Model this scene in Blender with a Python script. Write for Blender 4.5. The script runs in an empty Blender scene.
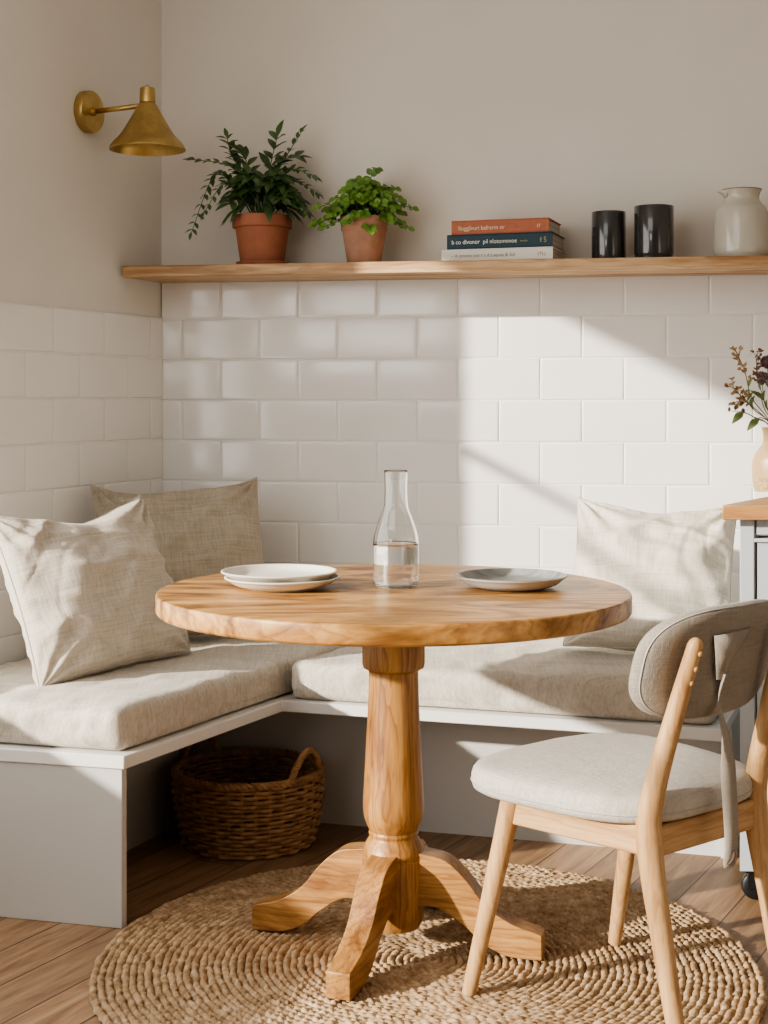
import bpy, math, random
from mathutils import Vector, Matrix, noise

PI = math.pi
scene = bpy.context.scene
COL = scene.collection
random.seed(7)

# ------------------------------------------------------------------ mesh helpers
class MB:
    """collects vertices and faces, then links them as ONE mesh object"""
    def __init__(self):
        self.v = []; self.f = []
    def add(self, vs, fs):
        o = len(self.v)
        self.v += [tuple(p) for p in vs]
        self.f += [tuple(i + o for i in q) for q in fs]
        return self
    def box(self, x0, x1, y0, y1, z0, z1, M=None):
        vs = [Vector(p) for p in ((x0,y0,z0),(x1,y0,z0),(x1,y1,z0),(x0,y1,z0),(x0,y0,z1),(x1,y0,z1),(x1,y1,z1),(x0,y1,z1))]
        if M: vs = [M @ p for p in vs]
        return self.add(vs, [(3,2,1,0),(4,5,6,7),(0,1,5,4),(1,2,6,5),(2,3,7,6),(3,0,4,7)])
    def prism(self, pts, z0, z1):
        n = len(pts)
        a = sum(pts[i][0]*pts[(i+1)%n][1]-pts[(i+1)%n][0]*pts[i][1] for i in range(n))
        if a < 0: pts = pts[::-1]
        vs = [(p[0],p[1],z0) for p in pts] + [(p[0],p[1],z1) for p in pts]
        fs = [tuple(range(n-1,-1,-1)), tuple(range(n,2*n))]
        fs += [(i,(i+1)%n,(i+1)%n+n,i+n) for i in range(n)]
        return self.add(vs, fs)
    def lathe(self, prof, seg=48, c=(0,0,0), close=False):
        vs = []; fs = []; n = len(prof)
        for j in range(seg):
            a = 2*PI*j/seg; ca, sa = math.cos(a), math.sin(a)
            for r, z in prof: vs.append((c[0]+r*ca, c[1]+r*sa, c[2]+z))
        m = n if close else n-1
        for j in range(seg):
            k = (j+1) % seg
            for i in range(m):
                i2 = (i+1) % n
                fs.append((j*n+i, k*n+i, k*n+i2, j*n+i2))
        if not close:
            if prof[0][0] > 1e-6: fs.append(tuple(j*n for j in range(seg-1,-1,-1)))
            if prof[-1][0] > 1e-6: fs.append(tuple(j*n+n-1 for j in range(seg)))
        return self.add(vs, fs)
    def tube(self, pts, rad, seg=10, ell=1.0, closed=False, cap=True):
        pts = [Vector(p) for p in pts]; n = len(pts)
        if not hasattr(rad, '__len__'): rad = [rad]*n
        vs = []; fs = []
        nrm = None
        for i, p in enumerate(pts):
            if closed: t = pts[(i+1)%n]-pts[i-1]
            else: t = pts[min(i+1,n-1)]-pts[max(i-1,0)]
            t.normalize()
            if nrm is None:
                nrm = t.orthogonal().normalized() if abs(t.z) > .9 else t.cross(Vector((0,0,1))).normalized()
                if abs(t.z) > .9: nrm = (Vector((1,0,0)) - t*t.x).normalized()
            else: nrm = (nrm - t*nrm.dot(t)).normalized()
            b = t.cross(nrm)
            for k in range(seg):
                a = 2*PI*k/seg
                vs.append(p + nrm*math.cos(a)*rad[i] + b*math.sin(a)*rad[i]*ell)
        m = n if closed else n-1
        for i in range(m):
            i2 = (i+1) % n
            for k in range(seg):
                k2 = (k+1) % seg
                fs.append((i*seg+k, i*seg+k2, i2*seg+k2, i2*seg+k))
        if cap and not closed:
            fs.append(tuple(range(seg-1,-1,-1))); fs.append(tuple((n-1)*seg+k for k in range(seg)))
        return self.add(vs, fs)
    def loft(self, rings, capped=True):
        n = len(rings[0]); vs = [p for r in rings for p in r]; fs = []
        for i in range(len(rings)-1):
            for k in range(n):
                k2 = (k+1) % n
                fs.append((i*n+k, i*n+k2, (i+1)*n+k2, (i+1)*n+k))
        if capped:
            fs.append(tuple(range(n-1,-1,-1))); fs.append(tuple((len(rings)-1)*n+k for k in range(n)))
        return self.add(vs, fs)
    def build(self, name, mat, parent=None, smooth=False, bevel=0, segs=2, sub=0, auto=None):
        me = bpy.data.meshes.new(name)
        me.from_pydata(self.v, [], self.f); me.update()
        o = bpy.data.objects.new(name, me); COL.objects.link(o)
        if mat: me.materials.append(mat)
        if smooth or auto is not None:
            me.polygons.foreach_set('use_smooth', [True]*len(me.polygons))
        if auto is not None:
            me.set_sharp_from_angle(angle=math.radians(auto))
        if bevel:
            m = o.modifiers.new('bevel', 'BEVEL'); m.width = bevel; m.segments = segs; m.limit_method = 'ANGLE'; m.angle_limit = math.radians(35)
            me.polygons.foreach_set('use_smooth', [True]*len(me.polygons))
            if auto is None: me.set_sharp_from_angle(angle=math.radians(50))
            m.harden_normals = False
        if sub:
            m = o.modifiers.new('sub', 'SUBSURF'); m.levels = sub; m.render_levels = sub
        if parent: o.parent = parent
        return o

def empty(name, loc=(0,0,0), rz=0.0):
    o = bpy.data.objects.new(name, None); COL.objects.link(o)
    o.location = loc; o.rotation_euler = (0,0,rz); o.empty_display_size = .1
    return o
def tag(o, label, cat, group=None):
    o['label'] = label; o['category'] = cat
    if group: o['group'] = group
    return o
def struct(o):
    o['kind'] = 'structure'; return o
def fit(pts, n):
    """smooth curve (Catmull-Rom) through points, n samples per span"""
    P = [Vector(p) for p in pts]; out = []
    for i in range(len(P)-1):
        p0 = P[max(i-1,0)]; p1 = P[i]; p2 = P[i+1]; p3 = P[min(i+2,len(P)-1)]
        for k in range(n):
            t = k/n
            out.append(.5*((2*p1)+(p2-p0)*t+(2*p0-5*p1+4*p2-p3)*t*t+(3*p1-p0-3*p2+p3)*t**3))
    out.append(P[-1]); return out
def fit2(pts, n): return [(p.x, p.y) for p in fit([(a,b,0) for a,b in pts], n)]

# ------------------------------------------------------------------ materials
class NT:
    def __init__(self, name):
        self.m = bpy.data.materials.new(name); self.m.use_nodes = True
        self.t = self.m.node_tree; self.n = self.t.nodes; self.l = self.t.links
        self.b = self.n['Principled BSDF']
    def node(self, typ, **kw):
        x = self.n.new(typ)
        for k, v in kw.items():
            if k in x.inputs: x.inputs[k].default_value = v
            else: setattr(x, k, v)
        return x
    def link(self, a, b): self.l.new(a, b)
    def coords(self, scale=(1,1,1), rot=(0,0,0), kind='Object', loc=(0,0,0)):
        tc = self.node('ShaderNodeTexCoord'); mp = self.node('ShaderNodeMapping')
        mp.inputs['Rotation'].default_value = rot; mp.inputs['Location'].default_value = loc
        self.link(tc.outputs[kind], mp.inputs[0])
        ms = self.node('ShaderNodeMapping'); ms.inputs['Scale'].default_value = scale
        self.link(mp.outputs[0], ms.inputs[0]); return ms.outputs[0]
    def noise(self, vec, scale, detail=4, rough=.5, dist=0):
        x = self.node('ShaderNodeTexNoise', Scale=scale, Detail=detail, Roughness=rough, Distortion=dist)
        self.link(vec, x.inputs['Vector']); return x.outputs['Fac']
    def ramp(self, fac, stops, interp='LINEAR'):
        x = self.node('ShaderNodeValToRGB'); e = x.color_ramp.elements; x.color_ramp.interpolation = interp
        while len(e) < len(stops): e.new(.5)
        for el, (p, c) in zip(e, stops):
            el.position = p; el.color = (*c, 1) if hasattr(c, '__len__') else (c,c,c,1)
        self.link(fac, x.inputs[0]); return x.outputs[0]
    def mix(self, a, b, fac, mode='MIX'):
        x = self.node('ShaderNodeMix', data_type='RGBA', blend_type=mode)
        for s, val in ((6, a), (7, b)):
            if hasattr(val, 'is_linked'): self.link(val, x.inputs[s])
            else: x.inputs[s].default_value = (*val, 1) if hasattr(val,'__len__') else (val,val,val,1)
        if hasattr(fac, 'is_linked'): self.link(fac, x.inputs[0])
        else: x.inputs[0].default_value = fac
        return x.outputs[2]
    def math(self, op, a, b=0.0):
        x = self.node('ShaderNodeMath', operation=op)
        for i, val in enumerate((a, b)):
            if hasattr(val, 'is_linked'): self.link(val, x.inputs[i])
            else: x.inputs[i].default_value = val
        return x.outputs[0]
    def bump(self, h, strength=.3, dist=.002):
        x = self.node('ShaderNodeBump', Strength=strength, Distance=dist)
        self.link(h, x.inputs['Height']); self.link(x.outputs[0], self.b.inputs['Normal'])
    def base(self, c):
        if hasattr(c, 'is_linked'): self.link(c, self.b.inputs['Base Color'])
        else: self.b.inputs['Base Color'].default_value = (*c, 1)
    def rough(self, r):
        if hasattr(r, 'is_linked'): self.link(r, self.b.inputs['Roughness'])
        else: self.b.inputs['Roughness'].default_value = r
    def set(self, **kw):
        for k, v in kw.items(): self.b.inputs[k.replace('_',' ')].default_value = v

def plain(name, c, rough=.6, metal=0, var=.06, scale=20, bump=0):
    t = NT(name); v = t.coords(); f = t.noise(v, scale, 4, .6)
    lo = tuple(x*(1-var) for x in c); hi = tuple(min(1,x*(1+var)) for x in c)
    t.base(t.ramp(f, [(.3, lo), (.7, hi)])); t.rough(rough); t.set(Metallic=metal)
    if bump: t.bump(f, bump, .002)
    return t.m

def plaster(name, c):
    t = NT(name); v = t.coords()
    f = t.noise(v, 1.6, 6, .6, .4); g = t.noise(v, 55, 5, .6)
    lo = tuple(x*.95 for x in c); hi = tuple(x*1.03 for x in c)
    t.base(t.ramp(f, [(.3, lo), (.7, hi)])); t.rough(.9); t.bump(g, .12, .002); return t.m

def wood(name, dark, mid, light, scale=(1,1,1), rough=.45, dist=1.2, fine=.35, nscale=6, rings=None):
    """grain runs along the axis with the small scale number; rings = (axis, rings per metre / 3, centre offset, strength)"""
    t = NT(name); v = t.coords(scale)
    f = t.noise(v, nscale, 5, .55, dist)
    c = t.ramp(f, [(.33, dark), (.47, mid), (.62, light)])
    if rings:
        ax, rs, off, st = rings
        sq = tuple(.14 if 'XYZ'[i] == ax else 1 for i in range(3))
        vr = t.coords(sq, loc=off)
        w = t.node('ShaderNodeTexWave', wave_type='RINGS', rings_direction=ax, wave_profile='SAW')
        for k, val in (('Scale', rs), ('Distortion', 9), ('Detail', 2), ('Detail Scale', 2.2), ('Detail Roughness', .5)): w.inputs[k].default_value = val
        t.link(vr, w.inputs['Vector'])
        c = t.mix(c, t.ramp(w.outputs['Fac'], [(0, (1.0,1.0,1.0)), (.55, (.97,.95,.92)), (.9, (.66,.55,.45)), (1, (.9,.86,.82))]), st, 'MULTIPLY')
    vf = t.coords(tuple(x*(3.2 if x > 1.4 else 1) for x in scale))
    g = t.noise(vf, nscale*5, 3, .65)
    c = t.mix(c, t.ramp(g, [(.32, (.70,.64,.58)), (.58, (1.0,1.0,1.0))]), fine, 'MULTIPLY')
    t.base(c); t.rough(rough); t.bump(g, .10, .001); return t.m

def linen(name, c, rot=(0,0,0), sc=1.0, contrast=1.0, bump=.35):
    t = NT(name); v0 = t.coords(rot=rot)
    va = t.coords((9*sc, 9*sc, 260*sc), rot); vb = t.coords((260*sc, 90*sc, 9*sc), rot)
    a = t.noise(va, 1.0, 3, .6); b = t.noise(vb, 1.0, 3, .6)
    ab = t.math('ADD', a, b)
    big = t.noise(v0, 5*sc, 4, .6)
    k = .10*contrast
    c1 = t.ramp(t.math('MULTIPLY', ab, .5), [(.36, tuple(x*(1-1.7*k) for x in c)), (.5, c), (.62, tuple(min(1, x*(1+1.1*k)) for x in c))])
    c2 = t.mix(c1, t.ramp(big, [(.3, .90), (.7, 1.0)]), .8, 'MULTIPLY')
    t.base(c2); t.rough(.92); t.bump(t.math('ADD', ab, t.math('MULTIPLY', t.noise(v0, 34*sc, 3, .6, .8), 1.6)), bump, .0022)
    t.set(Sheen_Weight=.15, Sheen_Roughness=.5)
    return t.m

M = {}
M['plaster'] = plaster('wall_plaster', (.70,.668,.61))
M['ceiling'] = plaster('ceiling_paint', (.75,.73,.70))
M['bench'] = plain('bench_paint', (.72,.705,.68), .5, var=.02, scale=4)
M['bench_shaded'] = plain('bench_paint_shaded', (.50,.485,.46), .55, var=.03, scale=3)  # white bench paint greyed: shade on the panels is put into the colour
M['window_paint'] = plain('window_paint', (.8,.79,.77), .5)
M['cart_paint'] = plain('cart_paint', (.43,.465,.49), .5, var=.02, scale=4)
M['grout'] = plain('tile_grout', (.80,.79,.77), .8)
def tile_mat():
    t = NT('white_tile'); v = t.coords()
    f = t.noise(v, 3.0, 3, .5); g = t.noise(v, 14, 4, .55)
    t.base(t.ramp(f, [(.3, (.775,.76,.735)), (.7, (.83,.815,.79))])); t.rough(t.ramp(g, [(.3,.07),(.7,.15)]))
    t.bump(f, .10, .010); t.set(IOR=1.52); return t.m
M['tile'] = tile_mat()
M['table_top'] = wood('table_top_wood', (.16,.064,.018), (.41,.210,.064), (.59,.350,.128), (1.0,3.2,2.0), .36, 2.4, .55, 2.8, ('X', 13, (.1,.16,-.62), .7))
M['table_leg'] = wood('table_leg_wood', (.23,.100,.030), (.42,.218,.070), (.52,.298,.105), (5,5,1.0), .42, 1.0, .65, 2.2, ('Z', 24, (.02,.085,0), .95))
M['foot'] = wood('table_foot_wood', (.20,.087,.027), (.38,.198,.066), (.48,.273,.10), (1.3,6,5), .42, 1.2, .65, 2.6, ('X', 22, (0,.06,-.25), .85))
OAK = ((.36,.20,.08), (.50,.305,.14), (.58,.375,.19))
M['oak'] = wood('chair_oak', *OAK, (8,8,.9), .5, .5, .55, 2.4, ('Z', 20, (.05,.12,0), .5))
M['oak_rail'] = wood('chair_oak_rail', *OAK, (1.2,8,8), .5, .5, .55, 2.4, ('X', 20, (0,.05,.14), .5))
M['shelf'] = wood('shelf_oak', (.36,.20,.09), (.55,.36,.19), (.66,.47,.285), (1.0,8,8), .5, .7, .5, 2.4, ('X', 16, (0,.3,-1.62), .55))
M['counter'] = wood('counter_oak', (.27,.13,.045), (.42,.22,.085), (.49,.28,.12), (1.5,8,8), .4, .5, .5, 2.6, ('X', 16, (0,.2,-1.0), .5))
M['linen'] = linen('natural_linen', (.55,.495,.415), contrast=1.3)
M['linen_dark'] = linen('oatmeal_linen', (.42,.365,.285), contrast=1.35)
M['linen_light'] = linen('cream_linen', (.64,.59,.50), contrast=1.15)
M['seat_linen'] = linen('bench_cushion_linen', (.57,.52,.44), rot=(PI/2,0,0), sc=.8, contrast=1.3)
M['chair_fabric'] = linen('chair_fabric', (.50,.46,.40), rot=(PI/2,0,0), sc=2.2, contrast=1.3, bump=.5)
M['chair_fabric_shaded'] = linen('shaded_chair_fabric', (.29,.255,.21), sc=2.0, contrast=1.3, bump=.5)  # darker copy of the seat fabric, shade of the backrest painted in
M['strap'] = linen('strap_canvas', (.32,.28,.23), sc=3)
M['piping'] = plain('piping_cord', (.50,.45,.38), .9)
M['seam'] = plain('seam_thread', (.42,.40,.38), .9)
M['brass'] = plain('aged_brass', (.50,.355,.145), .38, 1, .22, 16, .05)
M['brass_in'] = plain('brass_inside', (.55,.36,.12), .5, 1, .1)
M['bulb'] = plain('bulb_glass', (.85,.83,.78), .3)
M['terracotta'] = plain('terracotta', (.33,.125,.066), .75, 0, .14, 14, .1)
M['terracotta_pale'] = plain('pale_terracotta', (.43,.235,.155), .85, 0, .22, 16, .15)
M['soil'] = plain('potting_soil', (.035,.022,.014), 1, 0, .5, 90, .8)
M['leaf_dark'] = plain('dark_leaf', (.055,.105,.032), .36, 0, .45, 22)
M['leaf_light'] = plain('bright_leaf', (.12,.235,.035), .42, 0, .4, 26)
M['stem_green'] = plain('green_stem', (.06,.10,.03), .6)
M['cover_orange'] = plain('orange_cloth', (.38,.125,.062), .65, var=.1, scale=60)
M['cover_blue'] = plain('navy_cloth', (.010,.040,.060), .6, var=.1, scale=60)
M['cover_white'] = plain('white_cloth', (.70,.67,.61), .65, var=.03, scale=60)
M['ink_pale'] = plain('pale_ink', (.72,.60,.45), .6)
M['ink_white'] = plain('white_ink', (.75,.74,.68), .6)
M['ink_dark'] = plain('grey_ink', (.16,.15,.13), .6)
M['ink_gold'] = plain('gold_ink', (.42,.34,.14), .6)
def pages():
    t = NT('book_pages'); v = t.coords((3,3,700)); f = t.noise(v, 1, 2)
    t.base(t.ramp(f, [(.35,(.36,.31,.25)),(.65,(.55,.50,.42))])); t.rough(.9); return t.m
M['pages'] = pages()
t = NT('smoked_ceramic'); v = t.coords(); g = t.noise(v, 8, 3)
t.base(t.ramp(g, [(.3,(.032,.032,.031)),(.7,(.048,.047,.045))])); t.rough(.16); t.set(Metallic=.2, Coat_Weight=.6, Coat_Roughness=.05); M['tumbler'] = t.m
M['jug'] = plain('grey_glaze', (.50,.47,.40), .08, 0, .05, 9)
M['jug_rim'] = plain('brown_rim_glaze', (.17,.13,.10), .3)
def stone_glaze():
    t = NT('sand_stoneware'); v = t.coords(); f = t.noise(v, 26, 5, .7, .5)
    x = t.node('ShaderNodeSeparateXYZ'); tc = t.node('ShaderNodeTexCoord'); t.link(tc.outputs['Object'], x.inputs[0])
    vo = t.node('ShaderNodeTexVoronoi', feature='DISTANCE_TO_EDGE', Scale=70); t.link(v, vo.inputs['Vector'])
    crack = t.ramp(vo.outputs['Distance'], [(0,(.20,.115,.05)),(.07,(.48,.335,.175))])
    c = t.ramp(f, [(.3,(.40,.265,.125)),(.7,(.50,.35,.185))])
    low = t.ramp(x.outputs['Z'], [(.035,1.0),(.05,0.0)])
    t.base(t.mix(c, crack, low)); t.rough(.4); t.bump(f,.1,.002); return t.m
M['vase'] = stone_glaze()
M['plate_cream'] = plain('cream_glaze', (.74,.70,.62), .3, 0, .04, 9)
def greyplate():
    t = NT('grey_glaze_plate'); v = t.coords((3,14,3)); f = t.noise(v, 3, 4, .6, .6)
    t.base(t.ramp(f, [(.35,(.17,.175,.172)),(.65,(.36,.36,.345))])); t.rough(.3); return t.m
M['plate_grey'] = greyplate()
M['plate_grey_out'] = plain('grey_plate_outside', (.46,.43,.385), .45, 0, .06, 10)
def glass(name, ior, tint=(1,1,1)):
    t = NT(name); t.base(tint); t.rough(0.0); t.set(**{'Transmission_Weight':1.0}); t.b.inputs['IOR'].default_value = ior; return t.m
M['glass'] = glass('clear_glass', 1.47, (.985,.99,.985))
M['water'] = glass('water', 1.33)
M['rubber'] = plain('black_caster', (.008,.008,.009), .4)
M['caster_metal'] = plain('caster_plate', (.25,.25,.26), .4, .8)
M['gap'] = plain('shadow_gap', (.04,.04,.045), .8)
M['leather'] = plain('brown_leather_tab', (.055,.032,.020), .55)
M['dry_brown'] = plain('dried_brown', (.20,.105,.055), .8, 0, .35, 60)
M['dry_purple'] = plain('dried_purple', (.13,.085,.085), .8, 0, .35, 60)
M['dry_tan'] = plain('dried_tan', (.36,.24,.11), .8, 0, .3, 60)
M['dry_leaf'] = plain('dry_leaf_green', (.13,.17,.055), .6, 0, .35, 40)
M['dry_stem'] = plain('dry_stem', (.17,.14,.06), .7)
def wicker_mat():
    t = NT('wicker'); v = t.coords(); f = t.noise(v, 40, 4, .6); g = t.noise(v, 5, 3)
    c = t.ramp(f, [(.25,(.17,.085,.032)),(.5,(.36,.195,.08)),(.75,(.50,.30,.14))])
    t.base(t.mix(c, t.ramp(g, [(.3,.75),(.7,1.0)]), .8, 'MULTIPLY')); t.rough(.6); t.bump(f,.3,.002); return t.m
M['wicker'] = wicker_mat()
def jute_mat():
    t = NT('braided_jute'); v = t.coords(); f = t.noise(v, 45, 3, .6); fi = t.noise(v, 260, 3, .7); g = t.noise(v, 2.4, 3)
    c = t.ramp(f, [(.28,(.27,.165,.08)),(.5,(.46,.315,.18)),(.70,(.63,.475,.31))])
    c = t.mix(c, t.ramp(fi, [(.3,.72),(.65,1.0)]), .6, 'MULTIPLY')
    t.base(t.mix(c, t.ramp(g, [(.3,.86),(.7,1.0)]), .8, 'MULTIPLY')); t.rough(.9); t.bump(fi,.6,.002); return t.m
M['jute'] = jute_mat()
def floor_mat():
    t = NT('oak_plank_floor'); rot = (0,0,math.radians(-62))
    v = t.coords((1,1,1), rot)
    br = t.node('ShaderNodeTexBrick', offset=.37, offset_frequency=2)
    br.inputs['Color1'].default_value = (.28,.28,.28,1); br.inputs['Color2'].default_value = (.80,.80,.80,1); br.inputs['Mortar'].default_value = (0,0,0,1)
    br.inputs['Scale'].default_value = 1; br.inputs['Brick Width'].default_value = 1.9; br.inputs['Row Height'].default_value = .128
    br.inputs['Mortar Size'].default_value = .0022; br.inputs['Mortar Smooth'].default_value = .3; br.inputs['Bias'].default_value = 0
    t.link(v, br.inputs['Vector'])
    vg = t.coords((1.3,13,1), rot)
    # each plank shifts the grain so it breaks at the joints
    sh = t.node('ShaderNodeVectorMath', operation='SCALE'); t.link(br.outputs['Color'], sh.inputs[0]); sh.inputs['Scale'].default_value = 9
    ad = t.node('ShaderNodeVectorMath', operation='ADD'); t.link(vg, ad.inputs[0]); t.link(sh.outputs[0], ad.inputs[1])
    f = t.noise(ad.outputs[0], 2.6, 6, .62, .7)
    c = t.ramp(f, [(.32,(.17,.092,.045)),(.5,(.285,.172,.092)),(.68,(.38,.25,.145))])
    pl = t.ramp(br.outputs['Color'], [(.25,.62),(.8,1.22)])
    c = t.mix(c, pl, .9, 'MULTIPLY')
    c = t.mix(c, (.055,.03,.016), br.outputs['Fac'])
    t.base(c); t.rough(.48); t.bump(f,.08,.002); return t.m
M['floor'] = floor_mat()

# ------------------------------------------------------------------ room
# camera stands at the origin, 1.15 m up, looking along +Y
C = Vector((-.685, 4.65, 0))                  # inner corner of the room
AB = -math.atan(.18)                          # back wall direction
AL = math.atan2(.9256, .3786)                 # left wall direction (towards the corner)
b_dir = Vector((math.cos(AB), math.sin(AB), 0)); b_in = Vector((-math.sin(AB), math.cos(AB), 0))
l_dir = Vector((math.cos(AL), math.sin(AL), 0)); l_nrm = Vector((math.sin(AL), -math.cos(AL), 0))
CEIL = 2.62
SUN_H = Vector((.855, .518, 0)).normalized(); SUN_E = .315

def wallpt(t, z): return C + b_dir*t + Vector((0,0,z))
def to_left_wall(p):
    """follow the sunlight back from p to the plane of the left wall -> (distance along wall from corner, height)"""
    n = l_nrm; tau = (p - C).dot(n) / SUN_H.dot(n)
    q = p - SUN_H*tau; return -(q-C).dot(l_dir), p.z + SUN_E*tau
jamb, _ = to_left_wall(wallpt(.957, 1.2))
_, head = to_left_wall(wallpt(1.284, 1.392))
bar_s, bar_z = to_left_wall(wallpt(1.121, .919))
WIN0, WIN1, SILL = jamb, 5.4, .60
print('window', jamb, head, bar_z)

fl = MB().box(-4.2, 3.2, -2.2, 5.3, -.1, 0).build('floor', M['floor']); struct(fl)
def lw(s, off=.035):
    q = C - l_dir*s - l_nrm*off; return (q.x, q.y)
ce = MB().prism([lw(-.25), lw(7.2), (3.0,-2.05), (3.0,4.2)], CEIL, CEIL+.02).build('ceiling', M['ceiling']); struct(ce)
PL = .010                                     # plaster face lies this far behind the tile face
wb = MB().box(-.15, 4.0, PL, .20, 0, CEIL).build('wall_back', M['plaster']); wb.location = C; wb.rotation_euler = (0,0,AB); struct(wb)
m = MB()
m.box(-WIN0, .06, PL, .04, 0, CEIL); m.box(-WIN1, -WIN0, PL, .04, head, CEIL); m.box(-WIN1, -WIN0, PL, .04, 0, SILL); m.box(-6.4, -WIN1, PL, .04, 0, CEIL)
wl = m.build('wall_left', M['plaster']); wl.location = C; wl.rotation_euler = (0,0,AL); struct(wl)
m = MB(); m.box(-3.3,-2.95,-1.82,-1.70,0,CEIL); m.box(-1.75,-1.3,-1.82,-1.70,0,CEIL); m.box(-2.95,-1.75,-1.82,-1.70,0,1.38); m.box(-2.95,-1.75,-1.82,-1.70,2.06,CEIL)
wf = m.build('wall_front', M['plaster']); struct(wf)
wr = MB().box(2.75, 2.9, -2.2, 4.4, 0, CEIL).build('wall_right', M['plaster']); struct(wr)

def tiles(x0, x1, z0, rows, pitch, w, off, name, wall):
    m = MB(); g = .0011; th = .011
    rnd = random.Random(3)
    for r in range(rows):
        za = z0 - r*pitch - pitch; zb = z0 - r*pitch
        o = off + (w/2 if r % 2 else 0)
        k = math.floor((x0-o)/w)
        while True:
            a = o + k*w; b = a + w; k += 1
            if b <= x0 + .004: continue
            if a >= x1 - .004: break
            a = max(a, x0); b = min(b, x1)
            rings = []
            ta = rnd.uniform(-.0006,.0006); tb = rnd.uniform(-.0006,.0006)
            for ins, y in ((0, PL), (0, .0030), (.0010,.0016), (.0030,.0006), (.0055, .0001), (.009,-.0001)):
                A = a+g+ins; B = b-g-ins; Z0 = za+g+ins; Z1 = zb-g-ins
                rr = []
                for xx, zz, sx, sz in ((A,Z0,-1,-1),(B,Z0,1,-1),(B,Z1,1,1),(A,Z1,-1,1)):
                    rr.append((xx, y + (ta*sx+tb*sz if y < .004 else 0), zz))
                rings.append(rr)
            m.loft(rings, False)
            n = len(m.v); m.f.append((n-4, n-3, n-2, n-1))
    o = m.build(name, M['tile'], None, auto=28); o.location = wall.location; o.rotation_euler = wall.rotation_euler
    return struct(o)
ROW = .1247
tiles(-.006, 3.2, 1.15+3*ROW, 12, ROW, .2455, .184, 'wall_back_tiles', wb)
tiles(-2.0 if False else -WIN0, .002, 1.15+2*ROW+.005, 11, ROW, .2555, -.071-.2555*0, 'wall_left_tiles', wl)
def grout(x0, x1, z1, name, wall):
    o = MB().box(x0, x1, .0030, PL-.0005, 0, z1).build(name, M['grout']); o.location = wall.location; o.rotation_euler = wall.rotation_euler; struct(o)
grout(0, 3.2, 1.15+3*ROW, 'trim_1', wb); grout(-WIN0, 0, 1.15+2*ROW+.005, 'trim_2', wl)

# window in the left wall: frame, one transom bar, two mullions
m = MB()
m.box(-WIN1, -WIN0, .012, .045, SILL, SILL+.03); m.box(-WIN1, -WIN0, .012, .045, head-.006, head+.02)
m.box(-WIN0-.006, -WIN0+.01, .012, .045, SILL, head); m.box(-WIN1, -WIN1+.05, .012, .045, SILL, head)
m.box(-WIN1, -WIN0, .015, .035, bar_z-.012, bar_z+.012)
wn = m.build('window_1', M['window_paint']); wn.location = C; wn.rotation_euler = (0,0,AL); struct(wn)

# ------------------------------------------------------------------ bench
bench = empty('corner_bench', (-.40, 3.95, 0))
def W(pts): return [(p[0]+.40, p[1]-3.95) for p in pts]       # world -> bench local
A = Vector((-.564,3.255)); I = Vector((-.2625,3.86))
LT, LB = .377, .347
led = [(-.564,3.255), (-.2625,3.86), (.795,3.52), (1.065,4.29), (-.68,4.615), (-1.175,3.415)]
MB().prism(W(led), LB, LT).build('seat_board', M['bench'], bench, bevel=.003)
# end panel that faces the room
MB().prism(W([(-.570,3.262), (-.562,3.279), (-1.168,3.437), (-1.180,3.422)]), 0, LB).build('end_panel', M['bench_shaded'], bench, bevel=.0015)
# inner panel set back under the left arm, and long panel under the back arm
MB().prism(W([(-.775,3.555), (-.555,4.055), (-.575,4.064), (-.795,3.564)]), 0, LB).build('inner_panel', M['bench_shaded'], bench)
MB().prism(W([(-.58,4.20), (-.174,4.08), (.86,3.775), (.866,3.795), (-.16,4.10), (-.58,4.225)]), 0, LB).build('front_panel', M['bench_shaded'], bench)
MB().prism(W([(.845,3.765), (.872,3.757), (1.04,4.27), (1.02,4.275)]), 0, LB).build('side_panel', M['bench_shaded'], bench)
tag(bench, 'white painted L-shaped built-in corner bench with open space below the left arm', 'bench')

# ------------------------------------------------------------------ soft things
def rbox(hx, hy, hz, r, nx, ny, nz):
    """rounded box, evenly subdivided: list of (x,y,z) and faces"""
    idx = {}; vs = []; fs = []
    def g(i,j,k):
        key = (i,j,k)
        if key not in idx:
            p = Vector((-hx+2*hx*i/nx, -hy+2*hy*j/ny, -hz+2*hz*k/nz))
            q = Vector((max(-hx+r,min(hx-r,p.x)), max(-hy+r,min(hy-r,p.y)), max(-hz+r,min(hz-r,p.z))))
            d = p-q
            if d.length > 1e-9: p = q + d.normalized()*r
            idx[key] = len(vs); vs.append(p)
        return idx[key]
    for i in range(nx):
        for j in range(ny):
            fs.append((g(i,j,0),g(i,j+1,0),g(i+1,j+1,0),g(i+1,j,0))); fs.append((g(i,j,nz),g(i+1,j,nz),g(i+1,j+1,nz),g(i,j+1,nz)))
    for i in range(nx):
        for k in range(nz):
            fs.append((g(i,0,k),g(i+1,0,k),g(i+1,0,k+1),g(i,0,k+1))); fs.append((g(i,ny,k),g(i,ny,k+1),g(i+1,ny,k+1),g(i+1,ny,k)))
    for j in range(ny):
        for k in range(nz):
            fs.append((g(0,j,k),g(0,j,k+1),g(0,j+1,k+1),g(0,j+1,k))); fs.append((g(nx,j,k),g(nx,j+1,k),g(nx,j+1,k+1),g(nx,j,k+1)))
    return vs, fs

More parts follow.
